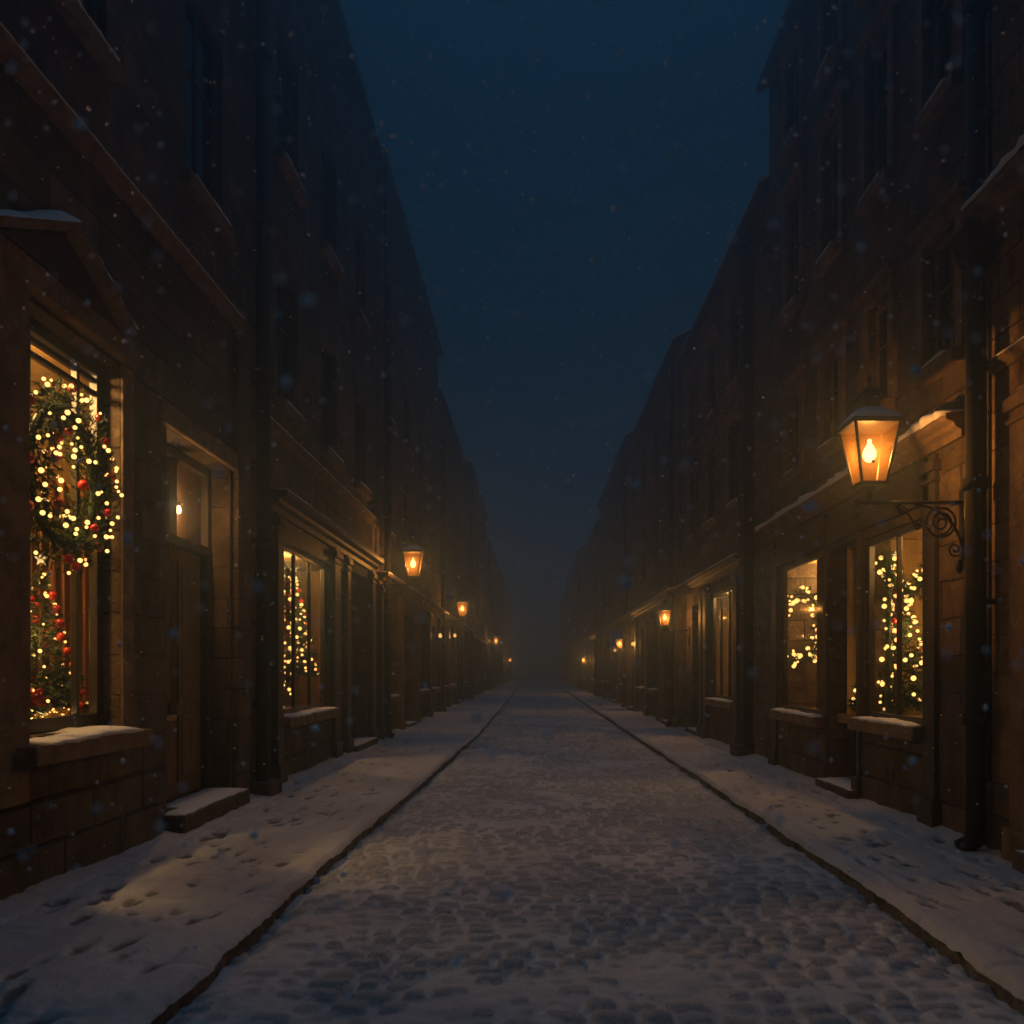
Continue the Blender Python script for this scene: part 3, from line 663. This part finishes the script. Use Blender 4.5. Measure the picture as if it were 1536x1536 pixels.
# ------------------------------------------------------------------ Christmas decorations
def wreath(loc, Rr, r, yaw, nl, nb, label, bulb=.012, bl=.03, sprigs=620, red=True, zs=1.):
    root = thing('wreath', loc, label, 'wreath'); root.rotation_euler = (0, 0, yaw)
    mb = MB(); rr = random.Random(int(loc[1]*100))
    # local ring lies in the y-z plane; x is its thickness
    for i in range(sprigs):
        t = rr.uniform(0, 2*math.pi); a = rr.uniform(0, 2*math.pi); q = r*rr.uniform(.15, .95)
        n = Vector((math.cos(a), math.sin(a)*math.cos(t), math.sin(a)*math.sin(t)*zs))
        c = Vector((0, Rr*math.cos(t), Rr*math.sin(t)*zs)) + n*q
        tan = Vector((0, -math.sin(t), math.cos(t)*zs)); d = (n*rr.uniform(.3,1)+tan*rr.uniform(.2,1.1)+Vector((rr.uniform(-.5,.5),)*3)).normalized()
        L = rr.uniform(.04,.075)*(Rr/.5)
        for k in range(13):
            f = k/13; mb.blade(c+d*L*f, d+Vector((rr.uniform(-1,1), rr.uniform(-1,1), rr.uniform(-1,1)))*.75, L*.55, L*.075)
    hoop = [(0, Rr*math.cos(2*math.pi*i/40), Rr*math.sin(2*math.pi*i/40)*zs) for i in range(41)]
    mb.tube(hoop, r*.2, 8, False)
    mb.build('foliage', 'needles', root, local=True)
    def pos(t, a, q):
        n = Vector((math.cos(a), math.sin(a)*math.cos(t), math.sin(a)*math.sin(t)*zs)); return Vector((0, Rr*math.cos(t), Rr*math.sin(t)*zs)) + n*q
    for i in range(nl):
        t = 2*math.pi*(i+rr.uniform(-.4,.4))/nl; a = rr.uniform(0, 2*math.pi); child_mesh('fairy_light', FAIRY, root, pos(t, rr.uniform(-1.9,1.9) if loc[0] < 0 else a, r*rr.uniform(1.0,1.25)), bulb*rr.uniform(.7,1.5))
    for i in range(nb):
        t = 2*math.pi*(i+rr.uniform(-.3,.3))/nb+.3; a = rr.uniform(0, 2*math.pi); child_mesh('bauble', BALL, root, pos(t, rr.uniform(-1.6,1.6) if loc[0] < 0 else a, r*1.02), bl*rr.uniform(.8,1.15))
    return root

def fir(loc, Hh, Rb, nl, nb, label, bulb=.013, bl=.03, sprigs=1100, star=True, glow=5.):
    root = thing('christmas_tree', loc, label, 'Christmas tree'); rr = random.Random(int(loc[1]*77))
    mb = MB(); z0 = .16
    for i in range(sprigs):
        f = rr.random()**1.5; z = z0+(Hh-z0-.06)*f; tier = 1-.22*((f*6) % 1); Rz = Rb*(1-f)*tier+.015; t = rr.uniform(0, 2*math.pi); q = Rz*rr.uniform(.2,1)
        c = Vector((math.cos(t)*q, math.sin(t)*q, z-.12*q)); d = Vector((math.cos(t), math.sin(t), rr.uniform(-.5,.15)))
        L = (.05+.07*(1-f))*Hh/1.5
        for k in range(12):
            e = k/12; mb.blade(c+d*L*e, d+Vector((rr.uniform(-1,1), rr.uniform(-1,1), rr.uniform(-1,1)))*.8, L*.55, L*.07)
    mb.build('crown', 'needles', root, local=True)
    b = MB(); b.tube([(0,0,.1),(0,0,Hh*.95)], [.03,.006], 8); b.build('trunk', 'bark', root, local=True)
    b = MB(); b.lathe((0,0,0), [(.001,.004),(.075,.004),(.10,.17),(.11,.17),(.11,.2),(.09,.2),(.085,.15),(.001,.15)], 18); b.build('pot', 'pot', root, local=True, smooth=True)
    def pos(f, t): return Vector((math.cos(t)*(Rb*(1-f)+.02), math.sin(t)*(Rb*(1-f)+.02), z0+(Hh-z0-.05)*f-.1*Rb*(1-f)))
    for i in range(nl):
        f = ((i+.5)/nl)**1.3*.97; child_mesh('fairy_light', FAIRY, root, pos(f, i*2.4+rr.uniform(-.5,.5)), bulb*rr.uniform(.7,1.5))
    for i in range(nb):
        f = (i+.5)/nb*.85; child_mesh('bauble', BALL, root, pos(f, i*2.1+rr.uniform(-.4,.4)), bl*rr.uniform(.8,1.2))
    if nl: point_light('fairy_glow', Vector(loc)+Vector((0, -Rb*.75, Hh*.55)), glow, (1,.55,.17), .02, root)
    if star:
        b = MB(); pts = []
        for k in range(10):
            a = math.pi/2+k*math.pi/5; q = .06 if k % 2 == 0 else .026; pts.append((q*math.cos(a), q*math.sin(a)))
        for k in range(10):
            j = (k+1) % 10
            for sx in (-.012, .012): b.poly([(pts[k][0], sx*0, pts[k][1]+Hh+.02), (pts[j][0], 0, pts[j][1]+Hh+.02), (0, sx, Hh+.02)])
        b.build('star', 'star', root, local=True)
    return root

wreath((-3.36, 6.2, 2.98), .43, .16, 0, 95, 17, 'thick fir wreath with red baubles and lights hung on the pedimented shop window', (.0125), .036, 2100, zs=1.12)
fir((-3.92, 6.9, 1.165), 1.3, .32, 46, 26, 'bushy little tree with red baubles low in the pedimented shop window', .011, .036, 560)
fir((-4.0, 14.5, 1.42), 1.85, .36, 96, 22, 'slim tree with red baubles in the display window of the black shopfront', .022, .045, 700)
fir((4.22, 10.1, 1.065), 1.85, .46, 98, 8, 'broad tree thick with warm lights in the display window under the ornate lantern', .022, .035, 800)
wreath((4.0, 13.0, 2.24), .5, .085, R(17), 95, 2, 'ring wreath of dense warm lights hanging in the window between two black pilasters', .023, .04, 520)
fir((4.55, 14.0, 1.005), 1.15, .3, 20, 5, 'short tree standing below the ring wreath of lights', .022, .05, 600, False)

# garland draped across the top of the shop window under the ornate lantern
def garland(pts, r, nl, label, bulb=.02, nb=0):
    root = thing('garland', pts[0], label, 'garland'); mb = MB(); rr = random.Random(5); P0 = Vector(pts[0]); P = [Vector(p)-P0 for p in pts]
    L = [0]
    for a, b in zip(P, P[1:]): L.append(L[-1]+(b-a).length)
    def at(t):
        q = t*L[-1]
        for i in range(len(P)-1):
            if q <= L[i+1] or i == len(P)-2: return P[i].lerp(P[i+1], (q-L[i])/(L[i+1]-L[i])), (P[i+1]-P[i]).normalized()
    mb.tube(P, r*.35, 6)
    for i in range(int(170*L[-1])):
        c, d = at(rr.random()); n = Vector((rr.uniform(-1,1), rr.uniform(-1,1), rr.uniform(-1,1))).normalized(); dd = (n+d*.5).normalized()
        for k in range(8): mb.blade(c+n*r*.4+dd*r*.1*k, dd+Vector((rr.uniform(-1,1), rr.uniform(-1,1), rr.uniform(-1,1)))*.7, r*.5, r*.04)
    mb.build('foliage', 'needles', root, local=True)
    for i in range(nl):
        c, d = at((i+rr.uniform(.1,.9))/nl); n = Vector((rr.uniform(-1,1), rr.uniform(-1,1), rr.uniform(-1,1))).normalized(); child_mesh('fairy_light', FAIRY, root, c+n*r, bulb*rr.uniform(.7,1.5))
    for i in range(nb):
        c, d = at((i+.5)/nb); child_mesh('bauble', BALL, root, c+Vector((0,0,-r)), .04)
    return root
g = [(3.98, 8.45+1.4*i/12, 2.85-.42*math.sin(math.pi*i/12)) for i in range(13)]
garland(g, .11, 44, 'fir garland with lights swagged behind the glass under the ornate lantern', .02, 2)
g = [(3.98, 9.72, 2.9-1.75*i/10) if i else (3.98, 9.7, 2.9) for i in range(11)]
garland(g, .08, 26, 'fir garland hanging straight down beside the broad tree of warm lights', .02)

g = [(-3.74, 13.2, 3.15-1.85*i/10) for i in range(11)]
garland(g, .1, 34, 'fir garland with red baubles hanging down inside the black shopfront window', .021, 9)

# poinsettia and gold tinsel in the first shop window
t = thing('poinsettia', (-3.66, 6.25, 1.165), 'red poinsettia in a clay pot at the foot of the pedimented shop window', 'potted plant')
b = MB(); b.lathe((-3.66,6.25,1.165), [(.001,.003),(.05,.003),(.07,.12),(.078,.12),(.078,.145),(.06,.14),(.001,.11)], 16); b.build('pot', 'pot', t, smooth=True)
b = MB(); rr = random.Random(8)
def leaf(mb, c, d, l, w):
    a = d.cross(Vector((0,0,1))).normalized()*w; n = len(mb.v); m1 = c+d*l*.5+Vector((0,0,.02)); mb.v += [tuple(c), tuple(m1-a), tuple(c+d*l), tuple(m1+a)]; mb.f += [(n,n+1,n+2), (n,n+2,n+3)]
for k in range(46):
    a = rr.uniform(0,6.3); c = Vector((-3.66+rr.uniform(-.07,.07), 6.25+rr.uniform(-.07,.07), 1.36+rr.uniform(-.03,.08))); leaf(b, c, Vector((math.cos(a), math.sin(a), rr.uniform(-.3,.3))).normalized(), rr.uniform(.07,.13), .026)
b.build('bracts', 'redleaf', t)
b = MB()
for k in range(36):
    a = rr.uniform(0,6.3); c = Vector((-3.66+rr.uniform(-.05,.05), 6.25+rr.uniform(-.05,.05), 1.30+rr.uniform(-.03,.03))); leaf(b, c, Vector((math.cos(a), math.sin(a), rr.uniform(-.5,.1))).normalized(), rr.uniform(.09,.15), .03)
for k in range(5): b.tube([(-3.66,6.25,1.28), (-3.66+rr.uniform(-.05,.05), 6.25+rr.uniform(-.05,.05), 1.38)], .005, 5)
b.build('leaves', 'needles', t)
t = thing('tinsel', (-3.58, 6.2, 1.17), 'glittering gold tinsel lying along the bottom of the pedimented shop window', 'tinsel')
b = MB(); 
for k in range(900):
    c = Vector((-3.6+rr.uniform(-.03,.03), rr.uniform(5.75,6.75), 1.26+rr.uniform(-.03,.03))); b.blade(c, Vector((rr.uniform(-1,1), rr.uniform(-1,1), rr.uniform(-.6,1))), .05, .006)
b.build('strands', 'gold', t)
for k in range(28): child_mesh('fairy_light', FAIRY, t, Vector((rr.uniform(-.03,.05), rr.uniform(-.42,.5), rr.uniform(.08,.15))), .006*rr.uniform(.7,1.3))

# ------------------------------------------------------------------ street
ky = [-3, 3.9, 6, 10, 20, 32, 130]
def kerb_l(y): return np.interp(y, ky, [-1.64, -1.63, -1.64, -1.54, -1.32, -1.30, -1.30]) + .03*(vnoise(y*.9, y*0+3.3, 5)-.5) + .03*(vnoise(y*3.1, y*0+1.3, 6)-.5)
def kerb_r(y): return np.interp(y, ky, [2.22, 2.24, 2.31, 2.34, 2.34, 2.34, 2.34]) + .03*(vnoise(y*.9, y*0+7.3, 7)-.5) + .03*(vnoise(y*3.1, y*0+2.3, 8)-.5)
rows = [-3.]
while rows[-1] < 128:
    y = rows[-1]; rows.append(y + (.05 if y < 2.2 else max(.016, .0055*y)))
ROWS = np.array(rows)

def grid_obj(name, Xg, Yg, Zg, cover, mat):
    nr, nc = Xg.shape
    me = bpy.data.meshes.new(name)
    co = np.stack([Xg, Yg, Zg], -1).reshape(-1, 3)
    idx = np.arange(nr*nc).reshape(nr, nc)
    f = np.stack([idx[:-1,:-1], idx[:-1,1:], idx[1:,1:], idx[1:,:-1]], -1).reshape(-1, 4)
    me.from_pydata(co.tolist(), [], f.tolist())
    at = me.attributes.new('cover', 'FLOAT', 'POINT'); at.data.foreach_set('value', cover.reshape(-1).astype(np.float32))
    me.shade_smooth(); me.materials.append(M[mat])
    o = bpy.data.objects.new(name, me); COL.objects.link(o); o['kind'] = 'structure'; return o

# cobbled road: rows of setts across the street, snow filling the joints
nc = 190
T = np.linspace(0, 1, nc)[None, :]; Y = ROWS[:, None] + 0*T
xl, xr = kerb_l(ROWS)[:, None]+.015, kerb_r(ROWS)[:, None]-.015
X = xl + (xr-xl)*T
rowh, sw = .145, .19
Yw = Y + .10*(fbm(X*1.3, Y*1.3, 20)-.5)*2 + .03*np.sin(X*1.3) + .02*(fbm(X*6, Y*6, 25)-.5)*2
ri = np.floor(Yw/rowh).astype(int); v = (Yw/rowh-ri)*2-1
RT = np.random.default_rng(3).random((4096, 64))
off = RT[ri % 4096, 0]; Xs = (X + .03*(fbm(X*3, Y*3, 31)-.5)*2)/sw + off
ci = np.floor(Xs).astype(int)
jl = RT[ri % 4096, ci % 60+2]*.56-.28; jr = RT[ri % 4096, (ci+1) % 60+2]*.56-.28
u = (Xs-ci-jl)/(1+jr-jl); swap = u < 0; u = np.clip(u, 0, 1)*2-1
hs = RT[(ri*7+ci*13) % 4096, 33]
stone = np.clip(1-np.abs(u)**4.5, 0, 1)**.5*np.clip(1-np.abs(v)**3.6, 0, 1)**.5
stone = stone*(.75+.5*hs)
low = fbm(X*.55, Y*.55, 40, 3); midn = fbm(X*2.4, Y*2.4, 44, 4); fin = fbm(X*11, Y*11, 50, 3)
level = .63 + .5*(low-.5) + 1.3*(midn-.5) + .3*(fin-.5)
h_st = .062*stone; h_sn = .062*level
k = np.clip((h_sn-h_st)/.02+.5, 0, 1)
Z = np.maximum(h_st, h_sn)*1.0 + .006*(fin-.5) + .012*(midn-.5)
Z = Z - .03*np.exp(-((X-xl)/.10)**2) - .03*np.exp(-((X-xr)/.10)**2)
cover = .12 + .75*k + .35*(fin-.5)
grid_obj('road', X, Y, Z, cover, 'cobble')

def pavement(s, kf, Xw, seed):
    nc = 96; T = np.linspace(0, 1, nc)[None, :]; Y = ROWS[:, None]+0*T
    x0 = kf(ROWS)[:, None] - s*(.002+.024*fbm(ROWS*7, ROWS*0+seed, seed+3)[:, None]+.02*vnoise(ROWS*19, ROWS*0+.7, seed+4)[:, None]); X = x0 + (s*Xw-x0)*T
    low = fbm(X*.7, Y*.7, seed, 3); mid = fbm(X*3, Y*3, seed+5, 4); fin = fbm(X*12, Y*12, seed+9, 3)
    Z = .14 + .04*(low-.5)+.036*(mid-.5)+.016*(fin-.5)
    dist = np.abs(X-x0); Z -= .035*np.exp(-(dist/.022)**2); Z += .012*np.exp(-((dist-.14)/.07)**2)
    wl = np.abs(X-s*Xw); Z += .05*np.exp(-(wl/.16)**2)*(.4+low)
    rr = np.random.default_rng(seed); dent = np.zeros_like(Z)
    for i in range(380):
        fy = 1.5+26*rr.random()**1.6; fx = s*rr.uniform(1.75 if s < 0 else 2.45, Xw-.25); a = rr.uniform(-.4,.4); L, W_ = rr.uniform(.09,.15), rr.uniform(.04,.065)
        i0, i1 = np.searchsorted(ROWS, [fy-.4, fy+.4]); dx = X[i0:i1]-fx; dy = Y[i0:i1]-fy
        p = dx*math.cos(a)+dy*math.sin(a); q = -dx*math.sin(a)+dy*math.cos(a)
        e = (p/W_)**2+(q/L)**2; dent[i0:i1] = np.maximum(dent[i0:i1], rr.uniform(.5,1)*np.exp(-e**1.4) - .28*np.exp(-((np.sqrt(e)-1.45)/.3)**2))
    # slab joints showing softly through the snow
    jy = np.abs(((Y+.1*mid)/.62) % 1-.5)*2; jx = np.abs(((dist)/.48) % 1-.5)*2
    joint = np.maximum(np.exp(-((1-jy)/.06)**2), np.exp(-((1-jx)/.07)**2))*np.clip((mid-.42)*4, 0, 1)
    Z -= .045*dent + .022*joint
    cover = .84 - .85*np.clip(dent,0,1) - .5*joint + .7*(mid-.5) + .3*(fin-.5)  # dents get less cover: bare paving, plus their shading put into the colour
    return grid_obj('pavement', X, Y, Z, cover, 'paving')
pavement(-1, kerb_l, 3.32, 61); pavement(1, kerb_r, 3.76, 83)

def kerb(s, kf, seed):
    rr = np.random.default_rng(seed); prof = [(-.012, -.06), (-.012, .0), (-.006, .05), (.0, .10), (.012, .122), (.05, .126), (.05, -.05)]
    Yk = ROWS[ROWS > -2.9]; n = len(Yk); stone = .9; co = []
    jn = np.abs((Yk/stone) % 1-.5)*2; notch = np.exp(-((1-jn)/.03)**2)
    wob = vnoise(Yk*5, Yk*0+.5, seed)-.5; wob2 = vnoise(Yk*17, Yk*0+.5, seed+1)-.5; x = kf(Yk)
    for i in range(n):
        for a, z in prof:
            q = 1 if z > .01 and a < .04 else 0
            co.append((x[i] + s*(a + q*(.018*wob[i]+.026*wob2[i]+.012*notch[i])), Yk[i], z + q*(.02*wob2[i]+.015*wob[i]) - .01*notch[i]*q))
    P = len(prof); f = [(i*P+k, i*P+k+1, (i+1)*P+k+1, (i+1)*P+k) for i in range(n-1) for k in range(P-1)]
    me = bpy.data.meshes.new('kerb'); me.from_pydata(co, [], f); me.materials.append(M['kerbstone']); me.shade_smooth()
    o = bpy.data.objects.new('kerb', me); COL.objects.link(o); o['kind'] = 'structure'
kerb(-1, kerb_l, 91); kerb(1, kerb_r, 95)

b = MB(); b.quad((-40,-14,-.06), (40,-14,-.06), (40,176,-.06), (-40,176,-.06)); tag(b.build('ground', 'earth'), kind='structure')

# ------------------------------------------------------------------ falling snow
rng = np.random.default_rng(21); nF = 3400
V, F = [], []
oct_v = np.array([(1,0,0),(-1,0,0),(0,1,0),(0,-1,0),(0,0,1),(0,0,-1)], float); oct_f = [(0,2,4),(2,1,4),(1,3,4),(3,0,4),(2,0,5),(1,2,5),(3,1,5),(0,3,5)]
for i in range(nF):
    y = .9+21*rng.random()**1.5; hx = .62*y
    x = rng.uniform(-min(hx, 3.1), min(hx, 3.5)); z = rng.uniform(max(.15, 1.6-.45*y), min(1.6+.8*y, 11))
    r = rng.uniform(.0034, .0082)*(1+.6*(rng.random() < .12))*(.7 if y < 2.2 else 1)
    sc = r*rng.uniform(.6, 1.3, 3); n = len(V)
    th = rng.uniform(0, 6.3); c, s_ = math.cos(th), math.sin(th)
    for q in oct_v*sc: V.append((x+q[0]*c-q[2]*s_, y+q[1], z+q[0]*s_+q[2]*c))
    F += [tuple(n+k for k in t_) for t_ in oct_f]
me = bpy.data.meshes.new('falling_snow'); me.from_pydata(V, [], F); me.materials.append(M['flake']); me.shade_smooth()
o = bpy.data.objects.new('falling_snow', me); COL.objects.link(o); o['kind'] = 'stuff'

# ------------------------------------------------------------------ air
M['haze'] = mat_haze('night_haze', .0165, (.50,.74,1.))
b = MB(); b.box(-42, 42, -16, 178, -1.1, 15.6); h = b.build('haze', 'haze'); h['kind'] = 'stuff'

# ------------------------------------------------------------------ sky, moonlit overcast, camera
wd = bpy.data.worlds.new('World'); SC.world = wd; wd.use_nodes = True; nt = wd.node_tree; nt.nodes.clear()
sky = nt.nodes.new('ShaderNodeTexSky'); sky.sky_type = 'NISHITA'; sky.sun_disc = False; sky.sun_elevation = R(70); sky.sun_rotation = R(180)
sky.air_density = 1.; sky.dust_density = .3; sky.ozone_density = 3.
mul = nt.nodes.new('ShaderNodeMix'); mul.data_type = 'RGBA'; mul.blend_type = 'MULTIPLY'; mul.inputs[0].default_value = 1; mul.inputs[7].default_value = (.0,.66,.74,1)
bg = nt.nodes.new('ShaderNodeBackground'); bg.inputs[1].default_value = .0052; wo = nt.nodes.new('ShaderNodeOutputWorld')
nt.links.new(sky.outputs[0], mul.inputs[6]); nt.links.new(mul.outputs[2], bg.inputs[0]); nt.links.new(bg.outputs[0], wo.inputs[0])

sl = bpy.data.lights.new('night_sky_light', 'SUN'); sl.energy = .40; sl.angle = R(50); sl.color = (.26,.62,1.)
so = bpy.data.objects.new('night_sky_light', sl); COL.objects.link(so); so.rotation_euler = (R(-20), 0, 0)   # from high up, ahead of the viewer

cam = bpy.data.cameras.new('camera'); co = bpy.data.objects.new('camera', cam); COL.objects.link(co)
co.location = (0, 0, 1.6); co.rotation_euler = (R(90), 0, 0)
cam.sensor_width = 36; cam.lens = 36*1300/1536; cam.shift_x = -32/1536; cam.shift_y = 237/1536; cam.clip_end = 1000; cam.clip_start = .05
cam.dof.use_dof = True; cam.dof.focus_distance = 10; cam.dof.aperture_fstop = 2.2
SC.camera = co

SC.render.engine = 'CYCLES'
SC.view_settings.view_transform = 'Standard'; SC.view_settings.look = 'None'; SC.view_settings.exposure = 0; SC.view_settings.gamma = 1
cy = SC.cycles; cy.use_denoising = True; cy.denoiser = 'OPENIMAGEDENOISE'; cy.max_bounces = 4; cy.diffuse_bounces = 2; cy.glossy_bounces = 2; cy.transparent_max_bounces = 12; cy.volume_bounces = 0
cy.sample_clamp_indirect = 2.; cy.sample_clamp_direct = 0; cy.caustics_reflective = False; cy.caustics_refractive = False
cy.use_light_tree = True; cy.use_adaptive_sampling = True; cy.adaptive_threshold = .02
